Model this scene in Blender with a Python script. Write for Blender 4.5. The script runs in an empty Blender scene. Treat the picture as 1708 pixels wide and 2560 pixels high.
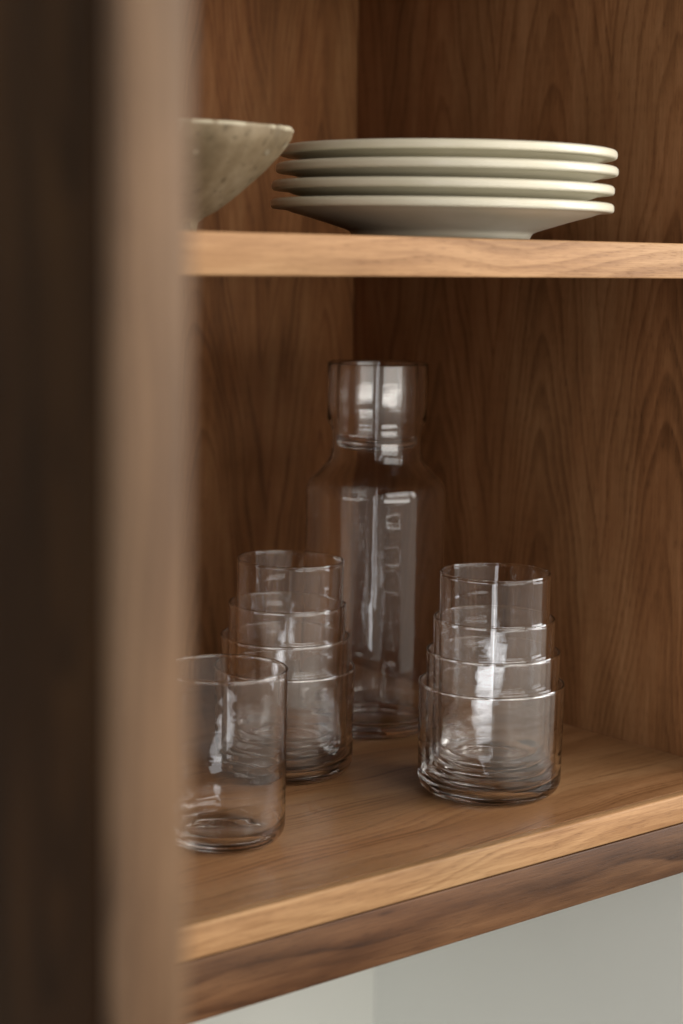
import bpy, bmesh, math, random
from mathutils import Vector, Matrix, noise

random.seed(7)
S = bpy.context.scene
COL = S.collection
MM = 0.001

# ---------------------------------------------------------------- camera
cam_d = bpy.data.cameras.new("camera")
cam = bpy.data.objects.new("camera", cam_d)
COL.objects.link(cam)
S.camera = cam
yaw, pitch, roll = 0.6953, 0.1389, 0.0165
fw = Vector((math.sin(yaw) * math.cos(pitch), math.cos(yaw) * math.cos(pitch), -math.sin(pitch)))
rt = Vector((math.cos(yaw), -math.sin(yaw), 0))
up = rt.cross(fw)
r2 = rt * math.cos(roll) + up * math.sin(roll)
u2 = -rt * math.sin(roll) + up * math.cos(roll)
M = Matrix((r2, u2, -fw)).transposed().to_4x4()
M.translation = Vector((-623.8, -775.8, 357.7)) * MM
cam.matrix_world = M
cam_d.sensor_fit = 'VERTICAL'
cam_d.sensor_height = 36.0
cam_d.sensor_width = 24.0
cam_d.lens = 4597.2 / 2560 * 36
cam_d.clip_start = 0.02
cam_d.clip_end = 60
cam_d.dof.use_dof = True
cam_d.dof.focus_distance = 1.20
cam_d.dof.aperture_fstop = 4.9
cam_d.dof.aperture_blades = 0

# ---------------------------------------------------------------- exposure and engine
S.view_settings.view_transform = 'Standard'
S.view_settings.look = 'None'
S.view_settings.exposure = 0.0
S.view_settings.gamma = 1.0
S.render.engine = 'CYCLES'
cy = S.cycles
cy.max_bounces = 32
cy.diffuse_bounces = 4
cy.glossy_bounces = 8
cy.transmission_bounces = 32
cy.transparent_max_bounces = 8
cy.caustics_refractive = True
cy.caustics_reflective = True
cy.blur_glossy = 0.6
cy.sample_clamp_indirect = 5.0
cy.use_denoising = True

# ---------------------------------------------------------------- world: dim room, its lit side in front of the cabinet
W = bpy.data.worlds.new("World")
S.world = W
W.use_nodes = True
nt = W.node_tree
bg = nt.nodes["Background"]
tc = nt.nodes.new("ShaderNodeTexCoord")
dot = nt.nodes.new("ShaderNodeVectorMath"); dot.operation = 'DOT_PRODUCT'
dot.inputs[1].default_value = (0.45, -0.893, 0.0)
nt.links.new(tc.outputs["Generated"], dot.inputs[0])
mr = nt.nodes.new("ShaderNodeMapRange"); mr.interpolation_type = 'SMOOTHSTEP'
mr.inputs[1].default_value = -0.25; mr.inputs[2].default_value = 0.95
nt.links.new(dot.outputs["Value"], mr.inputs[0])
wm = nt.nodes.new("ShaderNodeMix"); wm.data_type = 'RGBA'
wm.inputs[6].default_value = (0.06, 0.055, 0.045, 1)
wm.inputs[7].default_value = (0.78, 0.69, 0.60, 1)
nt.links.new(mr.outputs[0], wm.inputs[0])
# dark wooden room floor towards the feet
sxyz = nt.nodes.new("ShaderNodeSeparateXYZ"); nt.links.new(tc.outputs["Generated"], sxyz.inputs[0])
mz = nt.nodes.new("ShaderNodeMapRange"); mz.interpolation_type = 'SMOOTHSTEP'
mz.inputs[1].default_value = -0.50; mz.inputs[2].default_value = -0.16
nt.links.new(sxyz.outputs[2], mz.inputs[0])
wf = nt.nodes.new("ShaderNodeMix"); wf.data_type = 'RGBA'
wf.inputs[6].default_value = (0.10, 0.075, 0.05, 1)
nt.links.new(mz.outputs[0], wf.inputs[0])
nt.links.new(wm.outputs[2], wf.inputs[7])
nt.links.new(wf.outputs[2], bg.inputs[0])
bg.inputs[1].default_value = 1.0

# ---------------------------------------------------------------- lamps: a wide curtained window, other windows, a brighter pane of sky, two added fills
def area(name, loc, target, sx, sy, radiance, color):
    l = bpy.data.lights.new(name, 'AREA')
    l.shape = 'RECTANGLE'; l.size = sx; l.size_y = sy
    l.energy = radiance * math.pi * sx * sy
    l.color = color
    o = bpy.data.objects.new(name, l)
    COL.objects.link(o)
    o.location = loc
    d = (Vector(target) - Vector(loc)).normalized()
    o.rotation_euler = d.to_track_quat('-Z', 'Y').to_euler()
    return o
area("curtained_window", (-0.10, -3.3, 0.16), (0.1, 0.2, 0.16), 2.9, 0.62, 5.2, (1.0, 0.965, 0.90))
area("front_high_fill", (0.20, -2.9, 1.95), (0.1, 0.25, 0.25), 2.4, 1.1, 4.0, (1.0, 0.97, 0.91))  # added fill from above, makes up for the low curtained window
area("left_window", (-3.22, -1.95, 0.30), (0.0, 0.0, 0.20), 2.3, 2.9, 3.6, (0.975, 0.98, 1.0))
area("side_fill", (3.4, -2.0, 0.45), (0.2, 0.1, 0.10), 2.0, 1.7, 7.0, (0.985, 0.985, 1.0))  # added fill at far right, brightens streaks in the glass edges
area("high_pane", (-1.75, -3.2, 1.55), (0.2, 0.2, 0.25), 0.34, 0.42, 6.0, (0.93, 0.96, 1.0)).data.shape = 'ELLIPSE'
area("right_window", (2.3, -2.2, 1.85), (0.1, 0.25, 0.25), 1.7, 1.7, 7.0, (1.0, 0.965, 0.90))

# ---------------------------------------------------------------- helpers
def tag(o, label=None, cat=None, group=None, kind=None):
    if label: o["label"] = label
    if cat: o["category"] = cat
    if group: o["group"] = group
    if kind: o["kind"] = kind
    return o

def empty(name, loc):
    o = bpy.data.objects.new(name, None)
    o.empty_display_size = 0.02
    COL.objects.link(o)
    o.location = loc
    return o

def link_mesh(name, bm, mat, parent=None, loc=(0, 0, 0), smooth=False):
    me = bpy.data.meshes.new(name)
    bmesh.ops.recalc_face_normals(bm, faces=bm.faces)
    bm.to_mesh(me); bm.free()
    if mat: me.materials.append(mat)
    if smooth:
        for p in me.polygons: p.use_smooth = True
    o = bpy.data.objects.new(name, me)
    COL.objects.link(o)
    o.location = loc
    if parent: o.parent = parent
    return o

def box(name, x0, x1, y0, y1, z0, z1, mat, parent=None, bevel=0.0, seg=3):
    bm = bmesh.new()
    bmesh.ops.create_cube(bm, size=1)
    for v in bm.verts:
        v.co = Vector(((x0 + x1) / 2 + v.co.x * (x1 - x0), (y0 + y1) / 2 + v.co.y * (y1 - y0),
                       (z0 + z1) / 2 + v.co.z * (z1 - z0))) * MM
    if bevel:
        bmesh.ops.bevel(bm, geom=bm.edges[:], offset=bevel * MM, segments=seg, profile=0.5, affect='EDGES')
    o = link_mesh(name, bm, mat, parent)
    if bevel:
        for p in o.data.polygons: p.use_smooth = True
        try:
            o.data.set_sharp_from_angle(angle=math.radians(35))
        except Exception:
            pass
    return o

def lathe_bm(profile, n=160):
    """profile: list of (r, z) in mm; r == 0 points become poles."""
    bm = bmesh.new()
    rings = []
    for r, z in profile:
        if r < 1e-6:
            rings.append([bm.verts.new((0, 0, z * MM))])
        else:
            rings.append([bm.verts.new((r * MM * math.cos(2 * math.pi * i / n), r * MM * math.sin(2 * math.pi * i / n), z * MM)) for i in range(n)])
    for a, b in zip(rings, rings[1:]):
        if len(a) == 1 and len(b) == 1: continue
        for i in range(n):
            j = (i + 1) % n
            if len(a) == 1: bm.faces.new((a[0], b[i], b[j]))
            elif len(b) == 1: bm.faces.new((a[i], a[j], b[0]))
            else: bm.faces.new((a[i], a[j], b[j], b[i]))
    return bm

def arc(cx, cz, r, a0, a1, n=8, rz=None):
    rz = rz or r
    return [(cx + r * math.cos(math.radians(a0 + (a1 - a0) * i / n)), cz + rz * math.sin(math.radians(a0 + (a1 - a0) * i / n))) for i in range(n + 1)]

# ---------------------------------------------------------------- materials
def new_mat(name):
    m = bpy.data.materials.new(name); m.use_nodes = True
    t = m.node_tree
    return m, t, t.nodes["Principled BSDF"]

class G:
    """small node-graph helper"""
    def __init__(s, t): s.t = t
    def n(s, kind, **kw):
        x = s.t.nodes.new(kind)
        for k, v in kw.items(): setattr(x, k, v)
        return x
    def put(s, sock, v):
        if isinstance(v, (int, float)): sock.default_value = v
        elif isinstance(v, tuple): sock.default_value = v
        else: s.t.links.new(v, sock)
    def m(s, op, a, b=0.0, c=None):
        x = s.n("ShaderNodeMath", operation=op)
        s.put(x.inputs[0], a); s.put(x.inputs[1], b)
        if c is not None: s.put(x.inputs[2], c)
        return x.outputs[0]
    def vec(s, x, y, z):
        c = s.n("ShaderNodeCombineXYZ")
        s.put(c.inputs[0], x); s.put(c.inputs[1], y); s.put(c.inputs[2], z)
        return c.outputs[0]
    def noise(s, v, scale=1.0, detail=3.0, rough=0.5):
        x = s.n("ShaderNodeTexNoise")
        s.put(x.inputs["Vector"], v)
        x.inputs["Scale"].default_value = scale; x.inputs["Detail"].default_value = detail
        x.inputs["Roughness"].default_value = rough
        return x.outputs["Fac"]
    def ramp(s, v, stops):
        x = s.n("ShaderNodeValToRGB")
        e = x.color_ramp.elements
        while len(e) < len(stops): e.new(0.5)
        for el, (p, c) in zip(e, stops):
            el.position = p; el.color = (c[0], c[1], c[2], 1)
        s.put(x.inputs[0], v)
        return x.outputs[0]
    def rng(s, v, a, b, c, d, smooth=True):
        x = s.n("ShaderNodeMapRange"); x.interpolation_type = 'SMOOTHSTEP' if smooth else 'LINEAR'
        s.put(x.inputs[0], v)
        for i, q in enumerate((a, b, c, d)): x.inputs[i + 1].default_value = q
        return x.outputs[0]
    def mix(s, f, a, b, mode='MIX'):
        x = s.n("ShaderNodeMix", data_type='RGBA', blend_type=mode)
        s.put(x.inputs[0], f); s.put(x.inputs[6], a); s.put(x.inputs[7], b)
        return x.outputs[2]

def wood(name, along, across, dark, mid, light, seed=0.0, leaf=75.0, off=0.0, depth=9.0, cone=0.13,
         ring=3.3, wob=2.2, rough=0.42, contrast=1.0, pore=0.5, spec=0.22, dirn=1, fibc=0.42, streak=0.0):
    """plain-sawn veneer: cone-shaped growth rings cut by the board give nested cathedral arches"""
    m, t, b = new_mat(name)
    g = G(t)
    co = g.n("ShaderNodeTexCoord").outputs["Object"]
    sp = g.n("ShaderNodeSeparateXYZ"); t.links.new(co, sp.inputs[0])
    ax = {'X': sp.outputs[0], 'Y': sp.outputs[1], 'Z': sp.outputs[2]}
    third = ({'X', 'Y', 'Z'} - {along, across}).pop()
    w = g.m('MULTIPLY', ax[along], 1000.0 * dirn)
    u = g.m('ADD', g.m('MULTIPLY', ax[across], 1000.0), off)
    q = g.m('MULTIPLY', ax[third], 1000.0)
    # slow wander of the fibre
    n1 = g.noise(g.vec(g.m('MULTIPLY', u, 0.013), g.m('MULTIPLY', w, 0.0042), seed), 1.0, 2.0)
    n2 = g.noise(g.vec(g.m('MULTIPLY', u, 0.045), g.m('MULTIPLY', w, 0.010), seed + 9.1), 1.0, 3.0, 0.5)
    uu = g.m('ADD', u, g.m('MULTIPLY', g.m('SUBTRACT', n1, 0.5), 46.0))
    pp = g.m('PINGPONG', uu, leaf)                              # book-matched leaves
    rr = g.m('SQRT', g.m('ADD', g.m('MULTIPLY', pp, pp), g.m('POWER', g.m('ADD', q, depth), 2.0)))
    rr = g.m('SUBTRACT', rr, g.m('MULTIPLY', w, cone))
    rr = g.m('ADD', rr, g.m('MULTIPLY', g.m('SUBTRACT', n2, 0.5), wob))
    n5 = g.noise(g.vec(g.m('MULTIPLY', u, 0.007), g.m('MULTIPLY', w, 0.0015), seed + 70.0), 1.0, 1.0)
    rr = g.m('ADD', rr, g.m('MULTIPLY', n5, 26.0))
    # uneven ring widths
    n3 = g.noise(g.vec(g.m('MULTIPLY', rr, 0.07), seed + 3.3, 0.0), 1.0, 2.0)
    rr = g.m('ADD', g.m('DIVIDE', rr, ring), g.m('MULTIPLY', n3, 2.6))
    fr = g.m('FRACT', rr)
    late = g.m('MULTIPLY', g.rng(fr, 0.10, 0.80, 0.0, 1.0), g.rng(fr, 0.80, 1.0, 1.0, 0.0))
    # each ring has its own strength
    n4 = g.noise(g.vec(g.m('MULTIPLY', g.m('FLOOR', rr), 3.17), seed, g.m('MULTIPLY', w, 0.004)), 1.0, 0.0)
    late = g.m('MULTIPLY', late, g.rng(n4, 0.35, 0.72, 0.06, 1.0))
    # long soft figure and fine fibre
    fig = g.noise(g.vec(g.m('MULTIPLY', u, 0.045), g.m('MULTIPLY', w, 0.006), seed + 21.0), 1.0, 3.0, 0.6)
    fib = g.noise(g.vec(g.m('MULTIPLY', u, 0.95), g.m('MULTIPLY', w, 0.020), g.m('ADD', g.m('MULTIPLY', q, 0.9), seed)), 1.0, 4.0, 0.65)
    v = g.m('ADD', g.m('MULTIPLY', late, -0.36 * contrast), 0.60)
    v = g.m('ADD', v, g.m('MULTIPLY', g.m('SUBTRACT', fig, 0.5), 1.25 * contrast))
    v = g.m('ADD', v, g.m('MULTIPLY', g.m('SUBTRACT', fib, 0.5), fibc))
    col = g.ramp(v, [(0.10, dark), (0.55, mid), (0.95, light)])
    # open pores: short dark dashes
    po = g.noise(g.vec(g.m('MULTIPLY', u, 2.2), g.m('MULTIPLY', w, 0.10), g.m('MULTIPLY', q, 2.2)), 1.0, 1.0, 0.5)
    pf = g.rng(po, 0.57, 0.66, 0.0, 1.0)
    pf = g.m('MULTIPLY', pf, g.m('ADD', g.m('MULTIPLY', late, 0.6), 0.4))
    col = g.mix(g.m('MULTIPLY', pf, pore), col, (dark[0] * 0.55, dark[1] * 0.5, dark[2] * 0.5, 1))
    if streak:
        st = g.noise(g.vec(g.m('MULTIPLY', u, 0.22), g.m('MULTIPLY', w, 0.011), seed + 55.0), 1.0, 3.0, 0.6)
        col = g.mix(g.rng(st, 0.56, 0.70, 0.0, streak), col, (dark[0] * 0.9, dark[1] * 0.85, dark[2] * 0.8, 1))
    # reddish and yellowish drifts
    hn = g.noise(g.vec(g.m('MULTIPLY', u, 0.012), g.m('MULTIPLY', w, 0.003), seed + 40.0), 1.0, 2.0)
    col = g.mix(g.rng(hn, 0.35, 0.65, 0.0, 0.55), col, g.mix(1.0, col, (1.05, 0.90, 0.82, 1), 'MULTIPLY'))
    t.links.new(col, b.inputs["Base Color"])
    b.inputs["Specular IOR Level"].default_value = spec
    t.links.new(g.m('ADD', g.m('MULTIPLY', fib, 0.16), rough - 0.08), b.inputs["Roughness"])
    bmp = g.n("ShaderNodeBump"); bmp.inputs["Strength"].default_value = 0.35; bmp.inputs["Distance"].default_value = 0.00025
    t.links.new(g.m('SUBTRACT', g.m('MULTIPLY', fib, 0.6), g.m('MULTIPLY', pf, 0.6)), bmp.inputs["Height"])
    t.links.new(bmp.outputs[0], b.inputs["Normal"])
    return m

WD, WM, WL = (0.085, 0.034, 0.013), (0.215, 0.105, 0.042), (0.360, 0.200, 0.090)
m_back = wood("walnut_back_panel", 'Z', 'X', WD, (0.250, 0.112, 0.043), (0.40, 0.21, 0.092), seed=2.0, leaf=64, off=-244, depth=-434.0, cone=0.15, ring=5.4, contrast=0.75, fibc=0.6, dirn=-1)
m_side = wood("walnut_side_panel", 'Z', 'Y', (0.095, 0.042, 0.017), (0.250, 0.122, 0.052), (0.40, 0.22, 0.105), seed=5.7, pore=0.7, leaf=60, off=-216, depth=-393.0, cone=0.14, ring=6.0, wob=2.8, contrast=0.68, fibc=0.6, dirn=-1)
m_floor = wood("walnut_floor_board", 'X', 'Y', (0.12, 0.052, 0.017), (0.300, 0.158, 0.072), (0.44, 0.265, 0.135), seed=11.0, pore=0.7, leaf=130, off=40, cone=0.06,
               ring=4.5, wob=4, rough=0.38, contrast=0.75)
m_edge = wood("pale_edge_lipping", 'X', 'Z', (0.20, 0.10, 0.042), (0.345, 0.205, 0.098), (0.49, 0.310, 0.160), seed=31.0, leaf=200, off=30, depth=14,
              cone=0.03, ring=6.0, wob=5, rough=0.5, contrast=0.8, fibc=0.75, streak=0.4)
m_shelf_edge = wood("pale_shelf_lipping", 'X', 'Z', (0.20, 0.10, 0.042), (0.375, 0.222, 0.105), (0.51, 0.325, 0.170), seed=36.0, leaf=400, off=-340, depth=12,
                    cone=0.035, ring=7.0, wob=5, rough=0.5, contrast=0.7, fibc=0.75, streak=0.35)
m_rail = wood("dark_walnut_rail", 'X', 'Z', (0.022, 0.009, 0.004), (0.090, 0.043, 0.020), (0.165, 0.086, 0.041), seed=52.0, leaf=90, off=20, depth=12,
              cone=0.02, ring=9.0, wob=10, rough=0.45, contrast=1.2)
m_shelf = wood("walnut_shelf_board", 'X', 'Y', WD, WM, WL, seed=61.0, leaf=120, off=10, cone=0.05, ring=8.0)
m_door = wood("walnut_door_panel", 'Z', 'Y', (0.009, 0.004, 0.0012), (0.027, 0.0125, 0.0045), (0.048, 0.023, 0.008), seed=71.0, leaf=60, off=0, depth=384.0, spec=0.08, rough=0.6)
m_door_edge = wood("pale_door_edge", 'Z', 'X', (0.06, 0.034, 0.019), (0.135, 0.083, 0.046), (0.205, 0.130, 0.075), seed=81.0, leaf=300, off=50, depth=397.0,
                   cone=0.02, ring=6.0, rough=0.5, contrast=1.0)

m_glass, t, b = new_mat("clear_glass")
b.inputs["Base Color"].default_value = (1.0, 1.0, 1.0, 1)
b.inputs["Roughness"].default_value = 0.0
b.inputs["IOR"].default_value = 1.50
b.inputs["Transmission Weight"].default_value = 1.0
g = G(t)
co = g.n("ShaderNodeTexCoord").outputs["Object"]
sp = g.n("ShaderNodeSeparateXYZ"); t.links.new(co, sp.inputs[0])
hn = g.noise(g.vec(g.m('MULTIPLY', sp.outputs[0], 22.0), g.m('MULTIPLY', sp.outputs[1], 22.0), g.m('MULTIPLY', sp.outputs[2], 60.0)), 1.0, 1.0)
bmp = g.n("ShaderNodeBump"); bmp.inputs["Strength"].default_value = 0.5; bmp.inputs["Distance"].default_value = 0.0006
t.links.new(hn, bmp.inputs["Height"]); t.links.new(bmp.outputs[0], b.inputs["Normal"])

m_plate, t, b = new_mat("cream_glazed_porcelain")
g = G(t)
co = g.n("ShaderNodeTexCoord").outputs["Object"]
nz = g.noise(co, 60.0, 3.0)
t.links.new(g.ramp(nz, [(0.3, (0.67, 0.635, 0.50)), (0.7, (0.71, 0.675, 0.55))]), b.inputs["Base Color"])
b.inputs["Roughness"].default_value = 0.28
b.inputs["Specular IOR Level"].default_value = 0.5

m_bowl, t, b = new_mat("speckled_stoneware")
g = G(t)
co = g.n("ShaderNodeTexCoord").outputs["Object"]
n1 = g.noise(co, 28.0, 4.0, 0.6)
base = g.ramp(n1, [(0.30, (0.120, 0.088, 0.045)), (0.52, (0.205, 0.152, 0.085)), (0.75, (0.29, 0.230, 0.145))])
n2 = g.noise(co, 150.0, 2.0, 0.5)
base = g.mix(g.rng(n2, 0.58, 0.72, 0.0, 0.6), base, (0.085, 0.060, 0.030, 1))
n3 = g.noise(co, 75.0, 1.0, 0.5)
base = g.mix(g.rng(n3, 0.68, 0.76, 0.0, 0.4), base, (0.50, 0.47, 0.36, 1))
spz = g.n("ShaderNodeSeparateXYZ"); t.links.new(co, spz.inputs[0])
nr = g.noise(g.vec(g.m('MULTIPLY', spz.outputs[0], 90.0), g.m('MULTIPLY', spz.outputs[1], 90.0), 0.0), 1.0, 2.0)
rimf = g.m('MULTIPLY', g.rng(spz.outputs[2], 0.0572, 0.0588, 0.0, 1.0), g.rng(nr, 0.42, 0.55, 0.1, 0.9))
base = g.mix(rimf, base, (0.47, 0.42, 0.30, 1))
t.links.new(base, b.inputs["Base Color"])
b.inputs["Roughness"].default_value = 0.62
bmp = g.n("ShaderNodeBump"); bmp.inputs["Strength"].default_value = 0.5; bmp.inputs["Distance"].default_value = 0.0012
t.links.new(g.m('ADD', g.m('MULTIPLY', n2, -0.5), n1), bmp.inputs["Height"]); t.links.new(bmp.outputs[0], b.inputs["Normal"])

m_wall, t, b = new_mat("pale_painted_plaster")
g = G(t)
co = g.n("ShaderNodeTexCoord").outputs["Object"]
nz = g.noise(co, 3.0, 3.0)
t.links.new(g.ramp(nz, [(0.3, (0.64, 0.655, 0.61)), (0.7, (0.68, 0.695, 0.65))]), b.inputs["Base Color"])
b.inputs["Roughness"].default_value = 0.8
bmp = g.n("ShaderNodeBump"); bmp.inputs["Strength"].default_value = 0.15; bmp.inputs["Distance"].default_value = 0.001
t.links.new(g.noise(co, 240.0, 2.0), bmp.inputs["Height"]); t.links.new(bmp.outputs[0], b.inputs["Normal"])

m_metal, t, b = new_mat("brushed_hinge_metal")
b.inputs["Base Color"].default_value = (0.45, 0.42, 0.38, 1); b.inputs["Metallic"].default_value = 1.0; b.inputs["Roughness"].default_value = 0.35

# ---------------------------------------------------------------- the setting: two pale walls meeting behind the cabinet
tag(box("back_wall", -1100, 455, 458, 520, -1000, 1400, m_wall), kind="structure")
tag(box("side_wall", 455, 515, 30, 520.5, -1000, 1400.5, m_wall), kind="structure")

# ---------------------------------------------------------------- cabinet
XL, XR, D, TOP, ZS, TS = -351.0, 402.7, 443.2, 705.0, 346.3, 22.0
cab = tag(empty("cabinet", (0, 0, 0)), "open walnut wall cabinet with one fixed shelf, pale front edges and a dark lower rail", "cabinet")
box("back_panel", XL - 21.5, XR + 21.5, D, D + 12, -20, TOP, m_back, cab, 0.4, 1)
box("side_panel", XR, XR + 22, 0.6, D - 0.2, -19.5, TOP - 0.2, m_side, cab, 0.8)
box("side_panel", XL - 22, XL, 0.6, D - 0.2, -19.5, TOP - 0.2, m_side, cab, 0.8)
box("top_panel", XL + 0.2, XR - 0.2, 0.6, D - 0.2, TOP - 22, TOP - 0.4, m_shelf, cab, 0.8)
box("floor_board", XL + 0.1, XR - 0.1, 7.1, D - 0.1, -19.8, 0, m_floor, cab, 0.2, 1)
tag(box("edge_strip", XL - 22, XR + 22, -1.0, 7.0, -19.6, 0.25, m_edge, cab, 1.6, 4), "pale wooden lipping along the front of the cabinet floor")
tag(box("lower_rail", XL - 22, XR + 22, 0.2, 24, -55.8, -20.4, m_rail, cab, 1.0), "dark walnut rail under the pale edge strip")
sh = box("shelf", XL + 0.2, XR - 0.2, 4.1, D - 0.3, ZS, ZS + TS, m_shelf, cab, 0.2, 1)
tag(box("shelf_edge", XL + 0.2, XR - 0.2, 0.0, 4.0, ZS - 0.2, ZS + TS + 0.2, m_shelf_edge, sh, 0.9, 3), "pale wooden lipping on the front of the shelf")
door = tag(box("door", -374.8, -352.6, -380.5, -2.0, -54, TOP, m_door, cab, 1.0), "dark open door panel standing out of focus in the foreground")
tag(box("door_edge", -374.9, -352.3, -393.0, -380.7, -54, TOP, m_door_edge, door, 6.0, 6), "pale blurred leading edge of the open door")
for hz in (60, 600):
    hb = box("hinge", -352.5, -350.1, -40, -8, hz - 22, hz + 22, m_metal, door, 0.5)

# ---------------------------------------------------------------- glasses
def glass_profile(R, H, base=5.5, wall=1.15, corner=11.0, taper=0.6, thick=0.9):
    rim = 0.78
    Rb = R - taper
    p = [(0, 0.9), (R - corner - 7, 0.9), (R - corner - 3.5, 0.15)]
    p += [(x, z) for x, z in arc(Rb - corner, corner, corner, -84, 0, 14)]
    for k in range(1, 60):
        f = k / 60
        p.append((Rb + (R - Rb) * f, corner + (H - rim - corner) * f))
    p += arc(R - rim + 0.1, H - rim, rim, -35, 215, 14)
    ri = corner - wall * 0.2
    for k in range(71, 0, -1):
        f = k / 72
        p.append((Rb + (R - Rb) * f - wall - thick * (1 - f) ** 1.6, base + ri + (H - rim - base - ri) * f))
    Ri = Rb - wall - thick
    p += arc(Ri - ri, base + ri, ri, 0, -88, 14)
    p += [(Ri - ri - 8, base - 0.25), (6, base - 0.45), (0, base - 0.45)]
    return p

def ripple(bm, H, base, R, seed):
    """pressed-glass ripples on the inner wall, strongest low down"""
    for v in bm.verts:
        r = math.hypot(v.co.x, v.co.y)
        z = v.co.z / MM
        if r < 1e-4 or z < base * 0.6: continue
        inner = r / MM < R - 1.0 - 0.6
        a = math.atan2(v.co.y, v.co.x)
        low = max(0.0, 1 - (z - base) / (H * 0.75))
        p = Vector((math.cos(a) * 0.7 + seed, math.sin(a) * 0.7, z * (0.36 if inner else 0.2)))
        d = noise.noise(p) * (0.17 if inner else 0.035) * low ** 1.3
        k = 1 + d * MM / r
        v.co.x *= k; v.co.y *= k

def glass(name, x, y, z, R, H, label, cat, group=None, base=8.5, tilt=0.0, rot=0.0, **kw):
    bm = lathe_bm(glass_profile(R, H, base, **kw), 192)
    ripple(bm, H, base, R, rot * 7)
    o = link_mesh(name, bm, m_glass, None, (x * MM, y * MM, z * MM), smooth=True)
    o.rotation_euler = (Matrix.Rotation(math.radians(tilt), 3, Vector((0.64, 0.768, 0))) @ Matrix.Rotation(rot, 3, 'Z')).to_euler()
    return tag(o, label, cat, group)

# radii and rim heights above the cabinet floor, widest first
RADII = [49.0, 44.7, 40.6, 36.9]
RIMS = [75.5, 97.2, 119.6, 150.1]
BASES = [6.0, 5.8, 5.6, 5.6]
WORDS = ["widest, shortest glass, at the bottom of the {s}",
         "second glass from the bottom of the {s}",
         "second glass from the top of the {s}",
         "narrowest clear glass, topmost of the {s}"]
def stack(x, y, side, grp, shifts, rot, tilts=(0, 0, 0, 0)):
    z = 0.15
    for i in range(4):
        s = shifts[i]
        glass("drinking_glass", x + s * 0.768, y - s * 0.64, z, RADII[i], RIMS[i] - z, WORDS[i].format(s=side), "glass", grp, base=BASES[i], tilt=tilts[i], rot=rot + i * 1.3)
        z += BASES[i] + 0.35
stack(230.6, 87.7, "right-hand stack near the front edge", "clear glasses nested in the right-hand stack", (0, 0.6, 0.7, 0.6), 0.4)
stack(148.0, 208.5, "left-hand stack behind the single tumbler", "clear glasses nested in the left-hand stack", (0, 0.2, 0.7, 1.2), 2.1, (0, 0.1, 0.5, 1.0))
glass("tumbler", 24.4, 109.5, 0.15, 38.5, 108.0, "single tall clear tumbler standing alone by the open door, in front of the left-hand stack", "glass", base=6.5, rot=0.9)

# ---------------------------------------------------------------- carafe
car = tag(empty("carafe", (280 * MM, 267.6 * MM, 0.15 * MM)), "tall clear glass carafe with a straight collar, standing behind the two stacks of glasses", "carafe")
R = 53.0
wl = 1.5
out = [(0, 1.2), (34, 1.2), (38, 0.15)] + arc(R - 11, 11, 11, -82, 0, 12) + [(R, 40), (R, 80), (R, 120), (R, 160), (R, 178)]
out += arc(R - 17, 180, 17, 0, 52, 12, 17)[1:]
out += [(41.0, 199.0), (37.0, 203.5), (34.6, 208.5), (33.7, 215.0), (33.6, 222.0), (34.0, 227.0), (35.2, 230.6), (36.8, 233.0), (37.5, 236.5), (37.6, 245), (37.7, 260), (37.8, 277.2)]
out += arc(36.9, 277.4, 0.9, 0, 180, 8)
inn = [(35.9, 260), (35.8, 246), (35.5, 239), (34.2, 235.0), (32.6, 231.0), (31.8, 226.0), (31.6, 220.0), (31.8, 212.0), (33.0, 205.5), (35.6, 200.6), (39.0, 197.0)]
inn += arc(R - wl - 16, 179, 16, 55, 0, 12)
inn += [(R - wl, 160), (R - wl, 120), (R - wl, 80), (R - wl, 40)] + arc(R - wl - 11, 20, 11, 0, -88, 12) + [(20, 8.6), (0, 8.4)]
link_mesh("body", lathe_bm(out + inn, 192), m_glass, car, smooth=True)
st = [(0, 0), (22, 0)] + arc(24.6, 6, 6, -85, 0, 8) + [(30.7, 20), (30.8, 40), (30.9, 62.6)] + arc(30.0, 63, 0.9, 0, 180, 8)
st += [(29.0, 40), (28.9, 16)] + arc(23.9, 11, 5, 0, -86, 8) + [(0, 5.8)]
so = link_mesh("stopper", lathe_bm(st, 160), m_glass, car, (0, 0, 214 * MM), smooth=True)

# ---------------------------------------------------------------- plates
def plate_profile(R=106.6, H=22.9, F=55.8):
    # underside outline: foot ring, flaring underside, wide rim with a thick rolled lip
    p = [(0, 2.6), (F - 6, 2.4), (F - 4.5, 0.3), (F - 3.2, 0.0), (F - 0.9, 0.15), (F - 0.2, 0.9), (F + 0.4, 2.6), (F + 1.6, 4.0)]
    p += [(R - 46.5, 5.2), (R - 41, 6.9), (R - 35, 8.8), (R - 28, 10.9), (R - 21, 12.9), (R - 14, 14.7), (R - 9, 16.5), (R - 7.5, 17.05), (R - 6, 17.1), (R - 3.6, 17.1)]
    p += arc(R - 1.9, 18.9, 1.9, -88, -2, 9, 1.8)
    p += arc(R - 2.6, H - 2.6, 2.6, 6, 90, 9, 2.6)
    p += [(R - 6, 22.4), (R - 11, 21.0), (R - 20, 18.6), (R - 30, 15.4), (R - 40, 12.4), (F + 2, 11.2), (F - 6, 10.9), (0, 10.8)]
    return p
me_plate = None
plates = [(166.3, 78.8, "lowest cream plate, its foot resting on the shelf under three others"),
          (168.9, 81.2, "second cream plate from the bottom of the stack on the shelf"),
          (172.0, 81.3, "second cream plate from the top, jutting furthest to the right in the stack"),
          (183.6, 93.0, "topmost cream plate of the stack, its left rim behind the stoneware bowl")]
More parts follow.
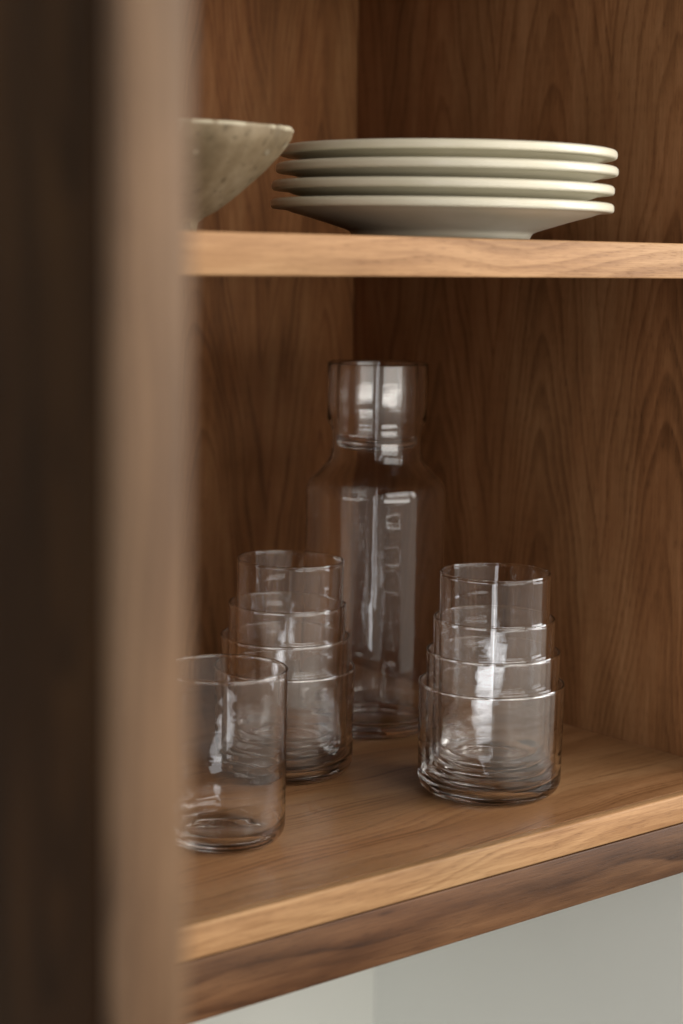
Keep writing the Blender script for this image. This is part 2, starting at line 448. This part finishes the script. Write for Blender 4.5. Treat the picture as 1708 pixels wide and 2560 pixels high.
for i, (x, y, lab) in enumerate(plates):
    if me_plate is None:
        o = link_mesh("plate", lathe_bm(plate_profile(), 224), m_plate, smooth=True); me_plate = o.data
    else:
        o = bpy.data.objects.new("plate", me_plate); COL.objects.link(o)
    o.location = (x * MM, y * MM, (ZS + TS + 0.3 + 11.15 * i) * MM)
    o.rotation_euler = ((0.0, 0.0016, -0.0022, 0.0018)[i], (0.0, -0.0014, 0.0010, 0.0020)[i], 0.7 * i)
    tag(o, lab, "plate", "cream plates stacked on the shelf")

# ---------------------------------------------------------------- bowl
def bowl_mesh():
    prof = [(0, 2.6), (14, 2.6), (15.5, 0.3), (18.0, 0.0), (19.4, 0.8), (19.6, 3.4), (20.6, 6.6), (24.0, 9.2), (30.5, 12.9), (37.0, 18.0), (44.4, 24.2), (50.0, 29.2), (55.6, 34.4),
            (61.4, 40.2), (66.2, 45.3), (70.0, 50.1), (72.4, 54.4), (73.4, 58.2)]
    prof += arc(72.2, 58.9, 1.4, -5, 175, 6)
    prof += [(69.0, 55.0), (65.0, 48.5), (55.0, 38.0), (43.0, 27.0), (30.0, 16.5), (18.0, 10.8), (8, 7.3), (0, 7.0)]
    bm = lathe_bm(prof, 200)
    for v in bm.verts:
        r = math.hypot(v.co.x, v.co.y)
        if r < 1e-4: continue
        a = math.atan2(v.co.y, v.co.x)
        z = v.co.z
        n = noise.noise(Vector((v.co.x * 45, v.co.y * 45, z * 60)))
        # hand-cut flutes on the outer wall, strongest on one side
        fl = math.sin(a * 34) * 0.0010 * max(0.0, math.cos(a + 0.55)) ** 2 * min(1, z / 0.04)
        k = 1 + (n * 0.0009 + fl) / r
        v.co.x *= k; v.co.y *= k
        v.co.z += noise.noise(Vector((v.co.x * 25, v.co.y * 25, 4.0))) * 0.0010 * (z / 0.06)
    return bm
bw = link_mesh("bowl", bowl_mesh(), m_bowl, None, (-18 * MM, 115 * MM, (ZS + TS + 0.2) * MM), smooth=True)
tag(bw, "rough olive stoneware bowl with speckles, beside the plates on the shelf", "bowl")
